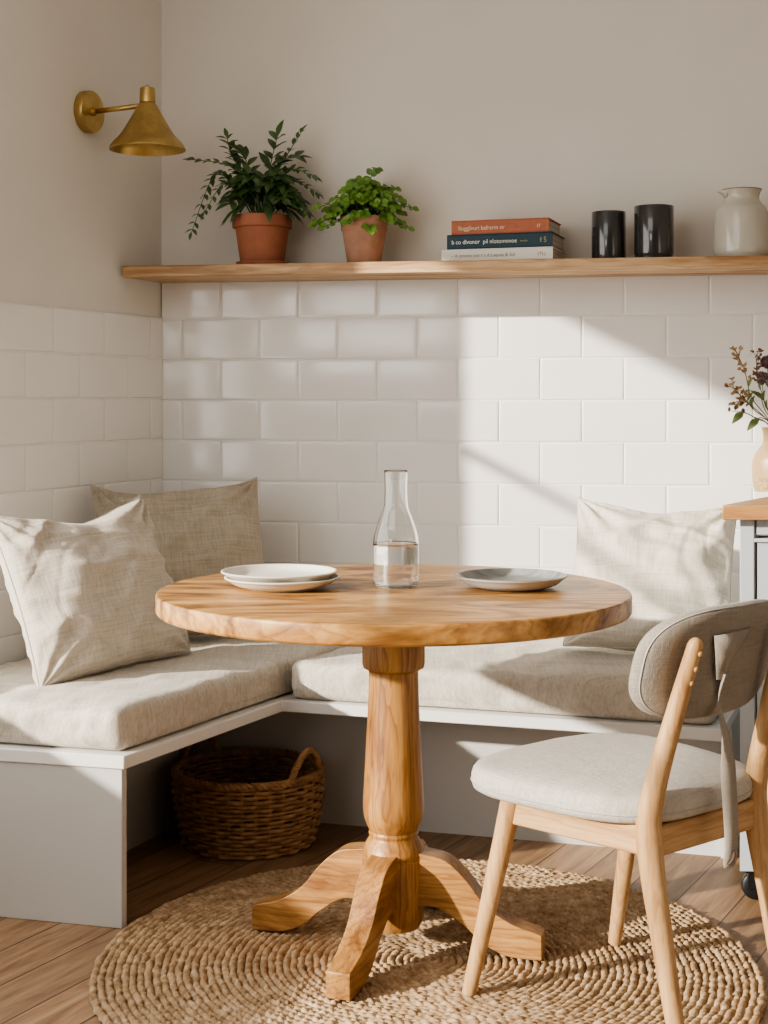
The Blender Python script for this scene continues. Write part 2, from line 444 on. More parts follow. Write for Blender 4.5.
def seat_cushion(name, quad, z0, z1, seed, label):
    """quad: front-left, front-right, back-right, back-left in world XY"""
    cx = sum(p[0] for p in quad)/4; cy = sum(p[1] for p in quad)/4
    hz = (z1-z0)/2
    vs, fs = rbox(1, 1, hz, .0001, 64, 44, 10)
    a, b, c, d = [Vector((p[0]-cx, p[1]-cy)) for p in quad]
    wx = ((b-a).length+(c-d).length)/2; wy = ((d-a).length+(c-b).length)/2
    out = []
    R = .030
    for p in vs:
        # metric position, rounded edges
        x = p.x*wx/2; y = p.y*wy/2; z = p.z
        hx, hy = wx/2, wy/2
        q = Vector((max(-hx+R,min(hx-R,x)), max(-hy+R,min(hy-R,y)), max(-hz+R,min(hz-R,z))))
        dd = Vector((x,y,z))-q
        if dd.length > R: dd = dd.normalized()*R
        P = q+dd
        u = P.x/hx; v = P.y/hy
        if z > 0: P.z += .012*(1-u*u)*(1-v*v)
        # wrinkles
        n1 = noise.noise(Vector((P.x*5+seed, P.y*5, P.z*5))); n2 = noise.noise(Vector((P.x*17, P.y*9+seed, P.z*24)))
        nrm = dd.normalized() if dd.length > 1e-6 else Vector((0,0,1 if z > 0 else -1))
        amp = .008*n1 + .0055*n2 + .006*(1-2.2*min(.45,abs(noise.noise(Vector((P.x*9+P.y*4+seed, P.y*11-P.x*3, P.z*8)))))) - .005
        side = 1-abs(P.z)/hz if hz else 0
        amp += .0075*side*noise.noise(Vector((P.x*26+P.y*22, P.z*9, seed)))
        if z < -hz*.8: amp *= .1
        P = P + nrm*amp
        if P.z < -hz: P.z = -hz
        u = (P.x/hx+1)/2; v = (P.y/hy+1)/2
        xy = a*(1-u)*(1-v)+b*u*(1-v)+c*u*v+d*(1-u)*v
        out.append((xy.x, xy.y, P.z))
    o = MB().add(out, fs).build(name, M['seat_linen'], None, smooth=True)
    o.location = (cx, cy, z0+hz)
    # piping along lower front edges
    tag(o, label, 'seat cushion')
    return o
seat_cushion('seat_cushion', [(-1.165,3.435), (-.575,3.268), (.045,4.50), (-.675,4.612)], LT, .478, 3.1, 'beige linen seat cushion on the left arm of the bench, nearest the left wall')
seat_cushion('seat_cushion', [(-.255,3.868), (.783,3.535), (1.045,4.28), (.06,4.475)], LT, .478, 9.7, 'beige linen seat cushion on the back arm of the bench, behind the round table')

def pillow(name, w, h, th, loc, xdir, up, mat, seed, label, dip=.05):
    N = 92
    m = MB(); vs = []; fs = []
    def surf(u, v, s):
        e = (1-u*u)*(1-v*v)
        t = th*.5*(max(0,e)**.42)
        # sides pulled in between the corners
        x = w*.5*u*(1-.055*(1-v*v)); z = h*.5*v*(1-.045*(1-u*u))
        z -= dip*h*(1-u*u)**1.0*max(0,v)**3 * (1+.3*math.sin(3*u+seed))
        z -= .03*h*(1-abs(v))*0
        P = Vector((x, 0, z))
        d = 0
        for cu, cv in ((-1,-1),(1,-1),(1,1),(-1,1)):
            dx = (u-cu)*w*.5; dz = (v-cv)*h*.5; rho = math.hypot(dx,dz)
            ph = math.atan2(dz*cv, dx*cu)
            d += .013*math.sin(13*ph+seed*3+cu*2+cv+ 6*rho)*math.exp(-rho/.10)*min(1,rho/.03)
        nn = Vector((x*7+seed, z*7, s*3))
        d += .019*noise.noise(nn) + .009*noise.noise(Vector((x*16+seed+2*z*4, z*9, s*5))) + .0035*noise.noise(Vector((x*11, z*34+seed, s)))
        d += .016*(1-2.2*min(.45,abs(noise.noise(Vector((x*6-z*7+seed*2, z*5+x*2, s*2+4)))))) - .012 + .008*(1-2.2*min(.45,abs(noise.noise(Vector((x*5+z*13+seed*5, z*8, s*2+9))))))
        dist = min((1-abs(u))*w*.5, (1-abs(v))*h*.5)
        al = (z if (1-abs(u))*w < (1-abs(v))*h else x)
        d += .0045*noise.noise(Vector((al*46+seed*7, dist*6, s*2+u*.5)))*math.exp(-dist/.045)
        fx = noise.noise(Vector((x*3+seed, z*3+seed*2, 7)))
        d += .0030*max(0, 1-abs(noise.noise(Vector((x*9-z*4+fx*2, z*6+x*5, seed+s))))*5)*(.5+.5*fx)*-1.6
        fade = min(1, max(0,e)**.5*2.6)
        return Vector((x, s*(t + d*fade), z + .004*noise.noise(Vector((u*4+seed, v*4, 0)))*(1-fade)))
    for s in (-1, 1):
        base = len(vs)
        for j in range(N+1):
            for i in range(N+1):
                # denser near the border
                uu = math.sin((i/N-.5)*PI*.94)/math.sin(PI*.47); vv = math.sin((j/N-.5)*PI*.94)/math.sin(PI*.47)
                vs.append(surf(max(-1,min(1,uu)), max(-1,min(1,vv)), s))
        for j in range(N):
            for i in range(N):
                q = (base+j*(N+1)+i, base+j*(N+1)+i+1, base+(j+1)*(N+1)+i+1, base+(j+1)*(N+1)+i)
                fs.append(q if s < 0 else q[::-1])
    root = m.add(vs, fs).build(name, mat, None, smooth=True)
    loop = []
    for i in range(N): loop.append(vs[i])
    for j in range(N): loop.append(vs[j*(N+1)+N])
    for i in range(N, 0, -1): loop.append(vs[N*(N+1)+i])
    for j in range(N, 0, -1): loop.append(vs[j*(N+1)])
    MB().tube(loop, .0026, 6, closed=True).build('piping', M['piping'], root, smooth=True)
    x = Vector(xdir).normalized(); upv = Vector(up); upv = (upv - x*upv.dot(x)).normalized(); y = upv.cross(x)
    R = Matrix((x, y, upv)).transposed().to_4x4()
    root.matrix_world = Matrix.Translation(loc) @ R
    tag(root, label, 'pillow', 'linen pillows on the bench')
    return root
# x runs left->right as seen, up leans back; the front face looks along -y local
pillow('throw_pillow', .50, .435, .20, (-.725,3.740,.684), (.60,.80,.045), (-.36,.16,.92), M['linen'], 1.3, 'light natural linen pillow at the far left, in front of the darker corner pillow', .08)
pillow('throw_pillow', .48, .47, .15, (-.565,4.215,.705), (.955,.29,.03), (.0,.45,.9), M['linen_dark'], 4.2, 'darker oatmeal linen pillow leaning in the corner of the tiled walls', .07)
pillow('throw_pillow', .43, .44, .18, (.712,3.985,.683), (.98,-.20,-.055), (.40,.50,.87), M['linen_light'], 7.9, 'cream linen pillow at the right end of the bench, beside the grey cart', .05)

# ------------------------------------------------------------------ rug
RC = Vector((.085, 3.055, 0)); RR = .672
def rug():
    m = MB(); w = .0152; n = int(RR/w); CS = 5
    rnd = random.Random(5)
    for i in range(n):
        r = RR - w*(i+.5)
        if r < w*.6: break
        st = max(6, int(2*PI*r/.0172)); per = 4; S = st*per
        ph = rnd.random()*6.28
        vs = []; fs = []
        jit = [rnd.uniform(.55,1.25) for _ in range(st)]; jr = [rnd.uniform(-.0022,.0022) for _ in range(st)]
        for k in range(S):
            a = 2*PI*k/S + ph
            f = (k % per)/per
            bulge = jit[k//per]*(.45+.55*math.sin(PI*min(1,f*1.0+.0)))
            wob = jr[k//per] + .0022*noise.noise(Vector((math.cos(a)*r*30, math.sin(a)*r*30, i*.7)))
            for c in range(CS):
                b = PI*c/(CS-1)
                off = math.cos(b)*w*.56*(.9+.1*bulge)
                # stitches lean: the outer side runs ahead
                aa = a + (off/w)*.014/max(r,.03)
                rr = r + off + wob
                z = .0030 + math.sin(b)*(.0045+.0075*bulge)
                vs.append((rr*math.cos(aa), rr*math.sin(aa), z))
        for k in range(S):
            k2 = (k+1) % S
            for c in range(CS-1):
                fs.append((k*CS+c, k*CS+c+1, k2*CS+c+1, k2*CS+c))
        m.add(vs, fs)
    m.lathe([(0.0001,.003),(RR-.008,.003),(RR-.008,.0005),(0.0001,.0005)], 96)
    o = m.build('round_rug', M['jute'], None, smooth=True); o.location = RC
    tag(o, 'round braided jute rug lying under the table and chair', 'rug')
rug()
RZ = .0165                                      # height at which feet stand on the rug

# ------------------------------------------------------------------ table
TX, TY = .02, 3.13
table = empty('round_pedestal_table', (TX,TY,RZ))
TT = .755-RZ
m = MB(); R = .4915
prof = [(.0001,TT-.041),(R-.008,TT-.041),(R-.003,TT-.0395),(R-.0005,TT-.036),(R,TT-.032),(R,TT-.007),(R-.0008,TT-.003),(R-.003,TT-.0006),(R-.006,TT),(.0001,TT)]
m.lathe(prof, 128); m.build('tabletop', M['table_top'], table, auto=25)
def zc(y): return 1.15-(y-400)*3.13/1500-RZ
prof = [(.0001,TT-.041),(.0645,TT-.041),(.0655,zc(648)),(.0655,zc(662)),(.0635,zc(667)),(.055,zc(669)),(.0515,zc(671))]
body = fit2([(.0515,zc(671)),(.053,zc(700)),(.057,zc(740)),(.061,zc(775)),(.0635,zc(800)),(.0625,zc(813)),(.057,zc(822)),(.0505,zc(829))],5)
ring = fit2([(.0505,zc(829)),(.052,zc(832)),(.0505,zc(835)),(.056,zc(840)),(.0625,zc(846)),(.0645,zc(850)),(.0625,zc(854))],4)
low = [(.0625,zc(854)),(.0665,zc(856)),(.0668,zc(880)),(.0655,zc(900)),(.062,zc(918)),(.054,zc(925)),(.03,zc(927)),(.0001,zc(927))]
m = MB().lathe((prof[:-1]+body+ring[1:]+low[1:])[::-1], 64); m.build('pedestal', M['table_leg'], table, auto=35)
top = fit2([(.045,.200),(.066,.198),(.115,.188),(.158,.152),(.20,.102),(.25,.070),(.295,.056),(.314,.050)],6)
bot = fit2([(.045,.088),(.066,.092),(.108,.088),(.155,.058),(.195,.024),(.24,.004),(.28,.0),(.314,.0)],6)
for k, ang in enumerate((160, 250, -14, 70)):
    m = MB(); rings = []
    for (r1,z1),(r2,z2) in zip(top, bot):
        hw = .029 - .004*(r1/.3)
        rings.append([(r2,-hw,z2),(r2,hw,z2),(r1,hw,z1),(r1,-hw,z1)])
    m.loft(rings)
    o = m.build('foot', M['foot'], table, bevel=.004, segs=3); o.rotation_euler = (0,0,math.radians(ang))
tag(table, 'round wooden pedestal table with turned column and curved splayed feet', 'table')

# ------------------------------------------------------------------ tableware
ZT = .755
def plate(name, loc, r, mat, matout, label, h=.022, group=None):
    prof = fit2([(.0001,.0),(r*.55,0),(r*.60,.002),(r*.8,.008),(r*.94,h*.75),(r,h-.002)],5)
    prof += [(r+.0005,h),(r-.002,h+.0015),(r-.005,h+.0005)] + fit2([(r-.006,h-.001),(r*.88,h*.62),(r*.8,h*.45),(r*.6,h*.36),(.0001,h*.34)],5)
    i = len(prof)
    o = MB().lathe(prof, 72).build(name, mat, None, auto=50)
    if matout:
        o.data.materials.append(matout)
        for p in o.data.polygons:
            c = p.center
            if p.normal.z < .05: p.material_index = 1
    o.location = loc; tag(o, label, 'plate', group); return o
plate('dinner_plate', (-.214,3.150,ZT), .121, M['plate_cream'], None, 'lower cream plate of the pair at the left of the table', .024)
plate('dinner_plate', (-.220,3.152,ZT+.0125), .122, M['plate_cream'], None, 'upper cream plate of the pair at the left of the table', .024)
plate('dinner_plate', (.267,3.155,ZT), .118, M['plate_grey'], M['plate_grey_out'], 'single grey glazed plate at the right of the table', .027)
def carafe():
    root = empty('water_carafe', (.025,3.165,ZT+.0004))
    outer = fit2([(.0001,0),(.036,.0),(.0445,.004),(.048,.013),(.0485,.05),(.0485,.088),(.0455,.112),(.036,.142),(.027,.165),(.0245,.185),(.0240,.215),(.0252,.245)],5)
    inner = fit2([(.0236,.2450),(.0222,.215),(.0226,.185),(.025,.165),(.034,.1415),(.0434,.112),(.0463,.088),(.0463,.05),(.0456,.015),(.042,.0085),(.034,.007),(.0001,.007)],5)
    MB().lathe(outer+[(.0247,.2462)]+inner, 64).build('glass_body', M['glass'], root, smooth=True)
    wl = .093
    win = [(max(.0001,r+.0003), z) for r, z in inner if z < wl][::-1]
    win[0] = (.0001,.0067)
    win = [(r, z-.0003) for r, z in win]
    win += [(.0462,wl),(.044,wl-.0012),(.03,wl-.0016),(.0001,wl-.0016)]
    MB().lathe(win, 64).build('water', M['water'], root, smooth=True)
    tag(root, 'clear glass carafe half full of water in the middle of the table', 'carafe')
carafe()

# ------------------------------------------------------------------ chair
TH = math.radians(39.8)
chair = empty('dining_chair', (.478,2.818,RZ), TH)
def sellip(a, n=3.2):
    c, s = math.cos(a), math.sin(a)
    return (math.copysign(abs(c)**(2/n), c), math.copysign(abs(s)**(2/n), s))
def seat_outline(a, inset):
    u, v = sellip(a, 3.4)
    y = .052 + .222*v
    hw = .236 + .028*v
    x = u*hw + .006
    if v > 0: y += .018*(1-abs(u)**2)
    L = math.hypot(x, y-.052)
    k = max(0, 1-inset/L); return x*k, .052+(y-.052)*k
NS = 72; S0 = .392
def seat_rings(spec):
    rings = []
    for ins, z, crown in spec:
        rr = []
        for i in range(NS):
            a = 2*PI*i/NS; x, y = seat_outline(a, ins)
            q = 1-min(1, math.hypot(x/.24, (y-.045)/.22))**2
            rr.append((x, y, S0+z + crown*max(0,q) + (.0012*noise.noise(Vector((x*30,y*30,z*9))) if z > .01 else 0)))
        rings.append(rr)
    return rings
spec = [(.030,0,0),(.012,.0,0),(.003,.005,0),(.0,.014,0),(.0,.028,0),(.003,.038,0),(.009,.045,0),(.018,.049,.002),(.04,.0515,.012),(.07,.052,.014),(.10,.052,.014),(.13,.052,.014),(.16,.052,.014),(.19,.052,.014)]
sc = MB().loft(seat_rings(spec)).build('seat_cushion', M['chair_fabric'], chair, smooth=True)
MB().tube([(p[0],p[1],p[2]) for p in seat_rings([(-.0005,.017,0)])[0]], .0016, 5, closed=True).build('seam', M['seam'], sc, smooth=True)
# front legs and rear legs with posts
for s in (-1, 1):
    pts = fit([(s*.208,.243,-.001),(s*.192,.197,.20),(s*.178,.152,.396)],6)
    MB().tube(pts, [.0135+.0085*(i/12) for i in range(13)], 20).build('front_leg', M['oak'], chair, auto=60)
for s in (-1, 1):
    pts = fit([(s*.140,-.215,-.001),(s*.142,-.175,.20),(s*.140,-.145,.36),(s*.138,-.150,.44),(s*.127,-.187,.58),(s*.116,-.2255,.712)],7)
    if s > 0: pts = [p + Vector((.024,0,0)) for p in pts]
    n = len(pts); rad = []
    for p in pts:
        z = p.z
        if z < .37: r = .0165 + (.026-.0165)*max(0,z/.37)**1.2
        else: r = .026 - (.026-.0145)*((z-.37)/.375)**.8
        rad.append(max(.012, r))
    rad = [r for r in rad]
    # round the top end
    d = (pts[-1]-pts[-2]).normalized()
    e = pts[-1]; rl = rad[-1]
    pts += [e+d*rl*.5, e+d*rl*.85, e+d*rl*.99]; rad += [rl*.86, rl*.52, rl*.12]
    leg = MB().tube(pts, rad, 20, ell=.86).build('rear_leg', M['oak'], chair, smooth=True)
    for z, yy, xx in ((.700,-.222,.117),(.673,-.2145,.119),(.648,-.207,.1215)):
        MB().lathe([(.0001,0),(.0055,0),(.0055,.003),(.004,.005),(.0001,.0056)],16).build('screw_cap', M['oak'], leg, smooth=True).matrix_world
        o = leg.children[-1]; o.location = (s*xx+.002+(.024 if s > 0 else 0), yy-.0118, z); o.rotation_euler = (PI/2+.25, 0, .06)
def rail(p, q, h, t, z):
    p = Vector((*p,0)); q = Vector((*q,0)); d = (q-p); L = d.length; a = math.atan2(d.y, d.x)
    o = MB().box(-L/2, L/2, -t/2, t/2, -h/2, h/2).build('seat_rail', M['oak_rail'], chair, bevel=.004)
    o.location = ((p+q)/2) + Vector((0,0,z)); o.rotation_euler = (0,0,a)
rail((-.176,.150),(.176,.150), .052, .022, .364)
rail((-.138,-.145),(.160,-.145), .055, .022, .362)
rail((-.178,.152),(-.140,-.145), .052, .022, .364)
rail((.178,.152),(.162,-.145), .052, .022, .364)
# backrest: padded, curved around the sitter
def back_pt(u, v, off):
    x = u; z = v
    y = -.190 + 1.15*x*x - (z-.69)*.26 + off
    return Vector((x, y, z))
def back_rings():
    rings = []
    for ins, off in ((.07,-.016),(.03,-.0185),(.012,-.017),(.004,-.0125),(.0005,-.006),(0,0),(.0005,.006),(.004,.0125),(.012,.018),(.03,.022),(.07,.024)):
        rr = []
        for i in range(80):
            a = -2*PI*i/80; u, v = sellip(a, 3.0)
            x = .204*u; z = .104*v
            L = math.hypot(x,z); k = max(.0, 1-ins/L)
            # inset scaled so the ends stay evenly padded
            zz = z*k - .012*(x*k/.212)**2*0
            rr.append(back_pt(x*k+.022, .669+zz, off))
        rings.append(rr)
    return rings
br = back_rings()
bk = MB().loft(br).build('backrest', M['chair_fabric_shaded'], chair, smooth=True)
MB().tube([p for p in br[3]], .0016, 5, closed=True).build('seam', M['seam'], bk, smooth=True)
# flap sewn on the back, with a hanging strap
vs = []
for (x, z, o) in ((-.052,.722,.0205),(-.005,.724,.0205),(.052,.726,.0205),(-.038,.680,.0225),(-.014,.682,.027),(.014,.684,.0225),(-.025,.640,.0235),(-.015,.640,.026),(-.005,.640,.0235)):
    vs.append(back_pt(x, z, -o))
m = MB().add(vs, [(0,1,4,3),(1,2,5,4),(3,4,7,6),(4,5,8,7)]); fo = m.build('back_flap', M['strap'], chair, smooth=True)
md = fo.modifiers.new('t','SOLIDIFY'); md.thickness = .002
pts = fit([tuple(back_pt(-.015,.650,-.029)), tuple(back_pt(-.015,.60,-.030)), (-.016,-.214,.53), (-.013,-.217,.46),(-.010,-.219,.40),(-.012,-.222,.345),(-.017,-.220,.312)],6)
vs = []; fs = []
for i, p in enumerate(pts):
    q = i/(len(pts)-1)
    tw = 1.35*max(0,1-q/.42)**.7 - .25 + .10*math.sin(q*9)
    hw = .0160 if q < .93 else .0160-.006*(q-.93)/.07
    dd = Vector((math.cos(tw), math.sin(tw)*.8, 0))*hw
    vs += [p-dd, p, p+dd]
    if i: fs += [(3*i-3,3*i-2,3*i+1,3*i),(3*i-2,3*i-1,3*i+2,3*i+1)]
st = MB().add(vs, fs).build('strap', M['strap'], chair, smooth=True); md = st.modifiers.new('t','SOLIDIFY'); md.thickness = .002
MB().tube(fit([(-.024,-.223,.318),(-.016,-.227,.328),(-.009,-.226,.341)],4), [.002,.005,.0062,.0065,.0068,.0066,.006,.005,.002], 10, ell=.4).build('strap_tip', M['leather'], st, smooth=True)
tag(chair, 'light oak dining chair with grey-beige padded seat and curved back, standing at the right', 'chair')

# ------------------------------------------------------------------ basket
def basket():
    root = empty('wicker_basket', (-.352,3.905,0))
    H = .19; N = 34
    def Rz(z): t = z/H; return .160 + .030*math.sin(t*PI*.55)**.8
    m = MB(); rows = 17
    for r in range(rows):
        z = .008 + (H-.014)*r/(rows-1)
        pts = []
        for k in range(N*5):
            a = 2*PI*k/(N*5)
            rr = Rz(z) + .0052*math.cos(N/2*a*1.0 + PI*r) + .0012*noise.noise(Vector((a*9, r*3.1, 0)))
            zz = z + .0016*noise.noise(Vector((a*6, r*1.7, 4)))
            pts.append((rr*math.cos(a), rr*math.sin(a), zz))
        m.tube(pts, .0066, 6, ell=.8, closed=True)
    for k in range(N):
        a = 2*PI*(k+.5)/N
        m.tube([(Rz(z)*math.cos(a), Rz(z)*math.sin(a), z) for z in [H*i/8 for i in range(9)]], .0045, 6)
    m.lathe([(.0001,.004),(.158,.004),(.158,.0),(.0001,.0)], 48)
    m.build('woven_body', M['wicker'], root, smooth=True)
    def rope(fn, n, R, r, tw, closed):
        m = MB()
        for s in range(3):
            pts = []
            cnt = n if closed else n+1
            for k in range(cnt):
                t = k/n; p = fn(t); q = fn(min(1,t+.002)) if not closed else fn((t+.002)%1)
                if not closed and t > .99: q = p; p0 = fn(t-.002); tg = (q-p0).normalized()
                else: tg = (q-p).normalized()
                nn = tg.cross(Vector((0,0,1)));
                nn = nn.normalized() if nn.length > .05 else Vector((1,0,0)); bb = tg.cross(nn)
                a = tw*2*PI*t + s*2*PI/3
                pts.append(p + nn*math.cos(a)*R + bb*math.sin(a)*R)
            m.tube(pts, r, 6, closed=closed)
        return m
    RT = Rz(H)
    rope(lambda t: Vector((RT*math.cos(2*PI*t), RT*math.sin(2*PI*t), H)), 260, .0055, .0062, 26, True).build('rim', M['wicker'], root, smooth=True)
    for ang in (math.radians(-32), math.radians(140)):
        def hf(t, ang=ang):
            s = (t-.5)*.72; a = ang + s
            zz = H - .012 + .082*math.sin(PI*t)**.75
            return Vector((RT*math.cos(a), RT*math.sin(a), zz))
        rope(hf, 60, .0045, .0054, 9, False).build('handle', M['wicker'], root, smooth=True)
    tag(root, 'brown wicker basket with two loop handles, on the floor under the bench', 'basket')
basket()

# ------------------------------------------------------------------ shelf
shelf = MB().box(-.075, 2.4, -.245, -.0012, 1.5115, 1.545).build('wall_shelf', M['shelf'], None, bevel=.003)
# left end is cut to follow the left wall
for v in shelf.data.vertices:
    if v.co.x < 0: v.co.x = .004 if v.co.y > -.1 else -.043
shelf.location = C; shelf.rotation_euler = (0,0,AB)
tag(shelf, 'long thin oak shelf fixed to the back wall above the tiles', 'shelf')
ZS = 1.5452

# ------------------------------------------------------------------ wall lamp
lamp = empty('wall_lamp', tuple(C - l_dir*.414 + Vector((0,0,1.969)) - l_nrm*(PL-.0003)), AL-PI/2)   # local +x leaves the wall
m = MB(); m.lathe([(.0001,0),(.058,0),(.0595,.003),(.0595,.024),(.0575,.027),(.0001,.027)],56)
m.v = [(z, x, y) for x, y, z in m.v]; m.build('backplate', M['brass'], lamp, auto=35)
AR = .205
MB().tube([(.025,0,0),(.10,0,.002),(AR-.01,0,.006)], [.0075,.0072,.0068], 16).build('arm', M['brass'], lamp, smooth=True)
MB().tube([(.026,0,0),(.038,0,0.0003)], [.012,.011], 20).build('arm_collar', M['brass'], lamp, auto=40)
sh = MB()
outer = fit2([(.020,.004),(.028,-.006),(.050,-.045),(.075,-.085),(.096,-.108),(.106,-.124)],6)
prof = [(.0001,.046),(.017,.046),(.0205,.044),(.0212,.040),(.0225,.004)] + outer + [(.1065,-.1275),(.1050,-.1285)] + [(r-.003, z-.0015) for r, z in outer[::-1]] + [(.0001,.0)]
s_o = sh.lathe(prof[::-1], 64).build('lamp_shade', M['brass'], lamp, auto=40); s_o.location = (AR,0,.008)
o = MB().lathe([(.0001,.0),(.005,.0),(.005,.006),(.003,.008),(.0001,.0085)][::-1],16).build('finial', M['brass'], s_o, smooth=True); o.location = (0,0,.0455)
o = MB().lathe(fit2([(.0001,-.085),(.018,-.080),(.026,-.06),(.022,-.035),(.012,-.015),(.012,.0)],4),24).build('bulb', M['bulb'], s_o, smooth=True)
tag(lamp, 'brass wall lamp with cone shade on the left wall above the tiles', 'wall lamp')

# ------------------------------------------------------------------ plants
def leaf(m, base, d, up, L, Wd, curl=.25, fold=.25, round_=False):
    d = d.normalized(); side = d.cross(up)
    if side.length < 1e-4: side = d.cross(Vector((1,0,0)))
    side.normalize(); nrm = side.cross(d).normalized()
    n = 5; vs = []; fs = []
    prof = (0.06,.62,1.0,.92,.55,.03) if not round_ else (.10,.80,1.0,.98,.72,.10)
    for i in range(n+1):
        t = i/n; w = Wd*.5*prof[i]
        c = base + d*L*t - nrm*curl*L*t*t
        lift = nrm*fold*w
        vs += [c - side*w + lift, c, c + side*w + lift]
        if i: fs += [(3*i-3,3*i-2,3*i+1,3*i),(3*i-2,3*i-1,3*i+2,3*i+1)]
    m.add(vs, fs)
def pot(root, mat, prof, soil_z, soil_r):
    MB().lathe(prof, 56).build('pot', mat, root, auto=38)
    MB().lathe([(.0001,soil_z+.004),(soil_r*.6,soil_z+.003),(soil_r,soil_z)][::-1], 40).build('soil', M['soil'], root, smooth=True)

def plant_dark():
    root = empty('potted_plant', (-.362,4.462,ZS))
    MB().lathe([(.0001,.0),(.066,.0),(.076,.003),(.079,.012),(.077,.014),(.073,.008),(.0001,.007)], 56).build('saucer', M['terracotta'], root, auto=40)
    prof = [(.0001,.008),(.062,.008),(.065,.011),(.0795,.112),(.080,.114),(.0865,.115),(.089,.118),(.0885,.148),(.0865,.151),(.081,.151),(.079,.147),(.076,.13),(.0001,.128)]
    pot(root, M['terracotta'], prof, .131, .077)
    rnd = random.Random(21)
    lv = MB(); stm = MB()
    def sprig(pts, nl, L0, L1, wd, pair=True, r=.0022):
        c = fit(pts, 7); n = len(c)
        stm.tube(c, [r*(1-.6*i/(n-1)) for i in range(n)], 6)
        for k in range(nl):
            t = .22 + .78*(k+.5)/nl; x = t*(n-1); i = min(n-2, int(x)); p = c[i].lerp(c[i+1], x-i)
            tg = (c[i+1]-c[i]).normalized()
            sd = tg.cross(Vector((0,-.4,1)));
            sd = sd.normalized() if sd.length > .05 else Vector((1,0,0))
            L = L0+(L1-L0)*t
            for s in ((-1,1) if pair else ((-1)**k,)):
                d = tg*rnd.uniform(.5,.9) + sd*s*rnd.uniform(.7,1) + Vector((rnd.uniform(-.2,.2), rnd.uniform(-.35,.1), rnd.uniform(-.05,.3)))
                leaf(lv, p, d, Vector((rnd.uniform(-.3,.3),-.6,1)), L*rnd.uniform(.85,1.15), L*wd*rnd.uniform(.9,1.1), rnd.uniform(.05,.4), .3)
        tg = (c[-1]-c[-3]).normalized(); leaf(lv, c[-1], tg, Vector((0,-.5,1)), L1, L1*wd, .15, .3)
    S = .148
    # the long sprigs that stand out of the outline: (end x, end y, end z, mid lift)
    for (mx,my,mz),(ex,ey,ez),nl,L0,L1 in (
        ((-.10,-.02,.30),(-.205,-.03,.315),7,.045,.030), ((-.14,-.02,.27),(-.205,-.04,.10),10,.042,.026), ((-.11,-.05,.24),(-.165,-.06,.155),7,.038,.026),
        ((-.09,0,.33),(-.105,0,.385),5,.045,.032), ((-.05,.01,.32),(-.07,.01,.345),4,.05,.05),
        ((.03,0,.33),(.045,-.01,.385),3,.06,.055), ((.07,.01,.33),(.118,0,.405),6,.034,.026), ((.09,-.01,.29),(.155,-.02,.265),6,.042,.03),
        ((.10,-.03,.25),(.165,-.03,.215),6,.036,.026), ((.10,-.05,.21),(.135,-.06,.16),5,.038,.028), ((.06,.02,.32),(.10,.02,.33),4,.05,.05)):
        sprig([(rnd.uniform(-.02,.02),rnd.uniform(-.02,.02),S-.02),(mx*.55,my*.6,S+(mz-S)*.65),(mx,my,mz),(ex,ey,ez)], int(nl*1.7), L0*.95, L1, .46)
    for k in range(40):                        # full middle with longer lance leaves
        a = rnd.uniform(0,2*PI); q = rnd.uniform(.2,1)
        ex, ey = .118*q*math.cos(a), .095*q*math.sin(a); ez = S + .030 + .085*(1-q*q) + rnd.uniform(-.015,.030)
        sprig([(ex*.15,ey*.15,S-.02),(ex*.55,ey*.55,S+(ez-S)*.8+.015),(ex,ey,ez)], rnd.choice((2,3)), .050, .056, .42, True, .002)
    for k in range(16):                        # leaves that hang over the rim
        a = rnd.uniform(PI*.95,PI*2.05); p = Vector((.06*math.cos(a),.06*math.sin(a),S+.03))
        leaf(lv, p, Vector((math.cos(a),math.sin(a),-.35)), Vector((0,0,1)), rnd.uniform(.06,.09), .028, .4, .3)
    lv.build('foliage', M['leaf_dark'], root, smooth=True); stm.build('stems', M['stem_green'], root, smooth=True)
    tag(root, 'larger dark green leafy plant in an orange terracotta pot with saucer, left on the shelf', 'potted plant')
plant_dark()

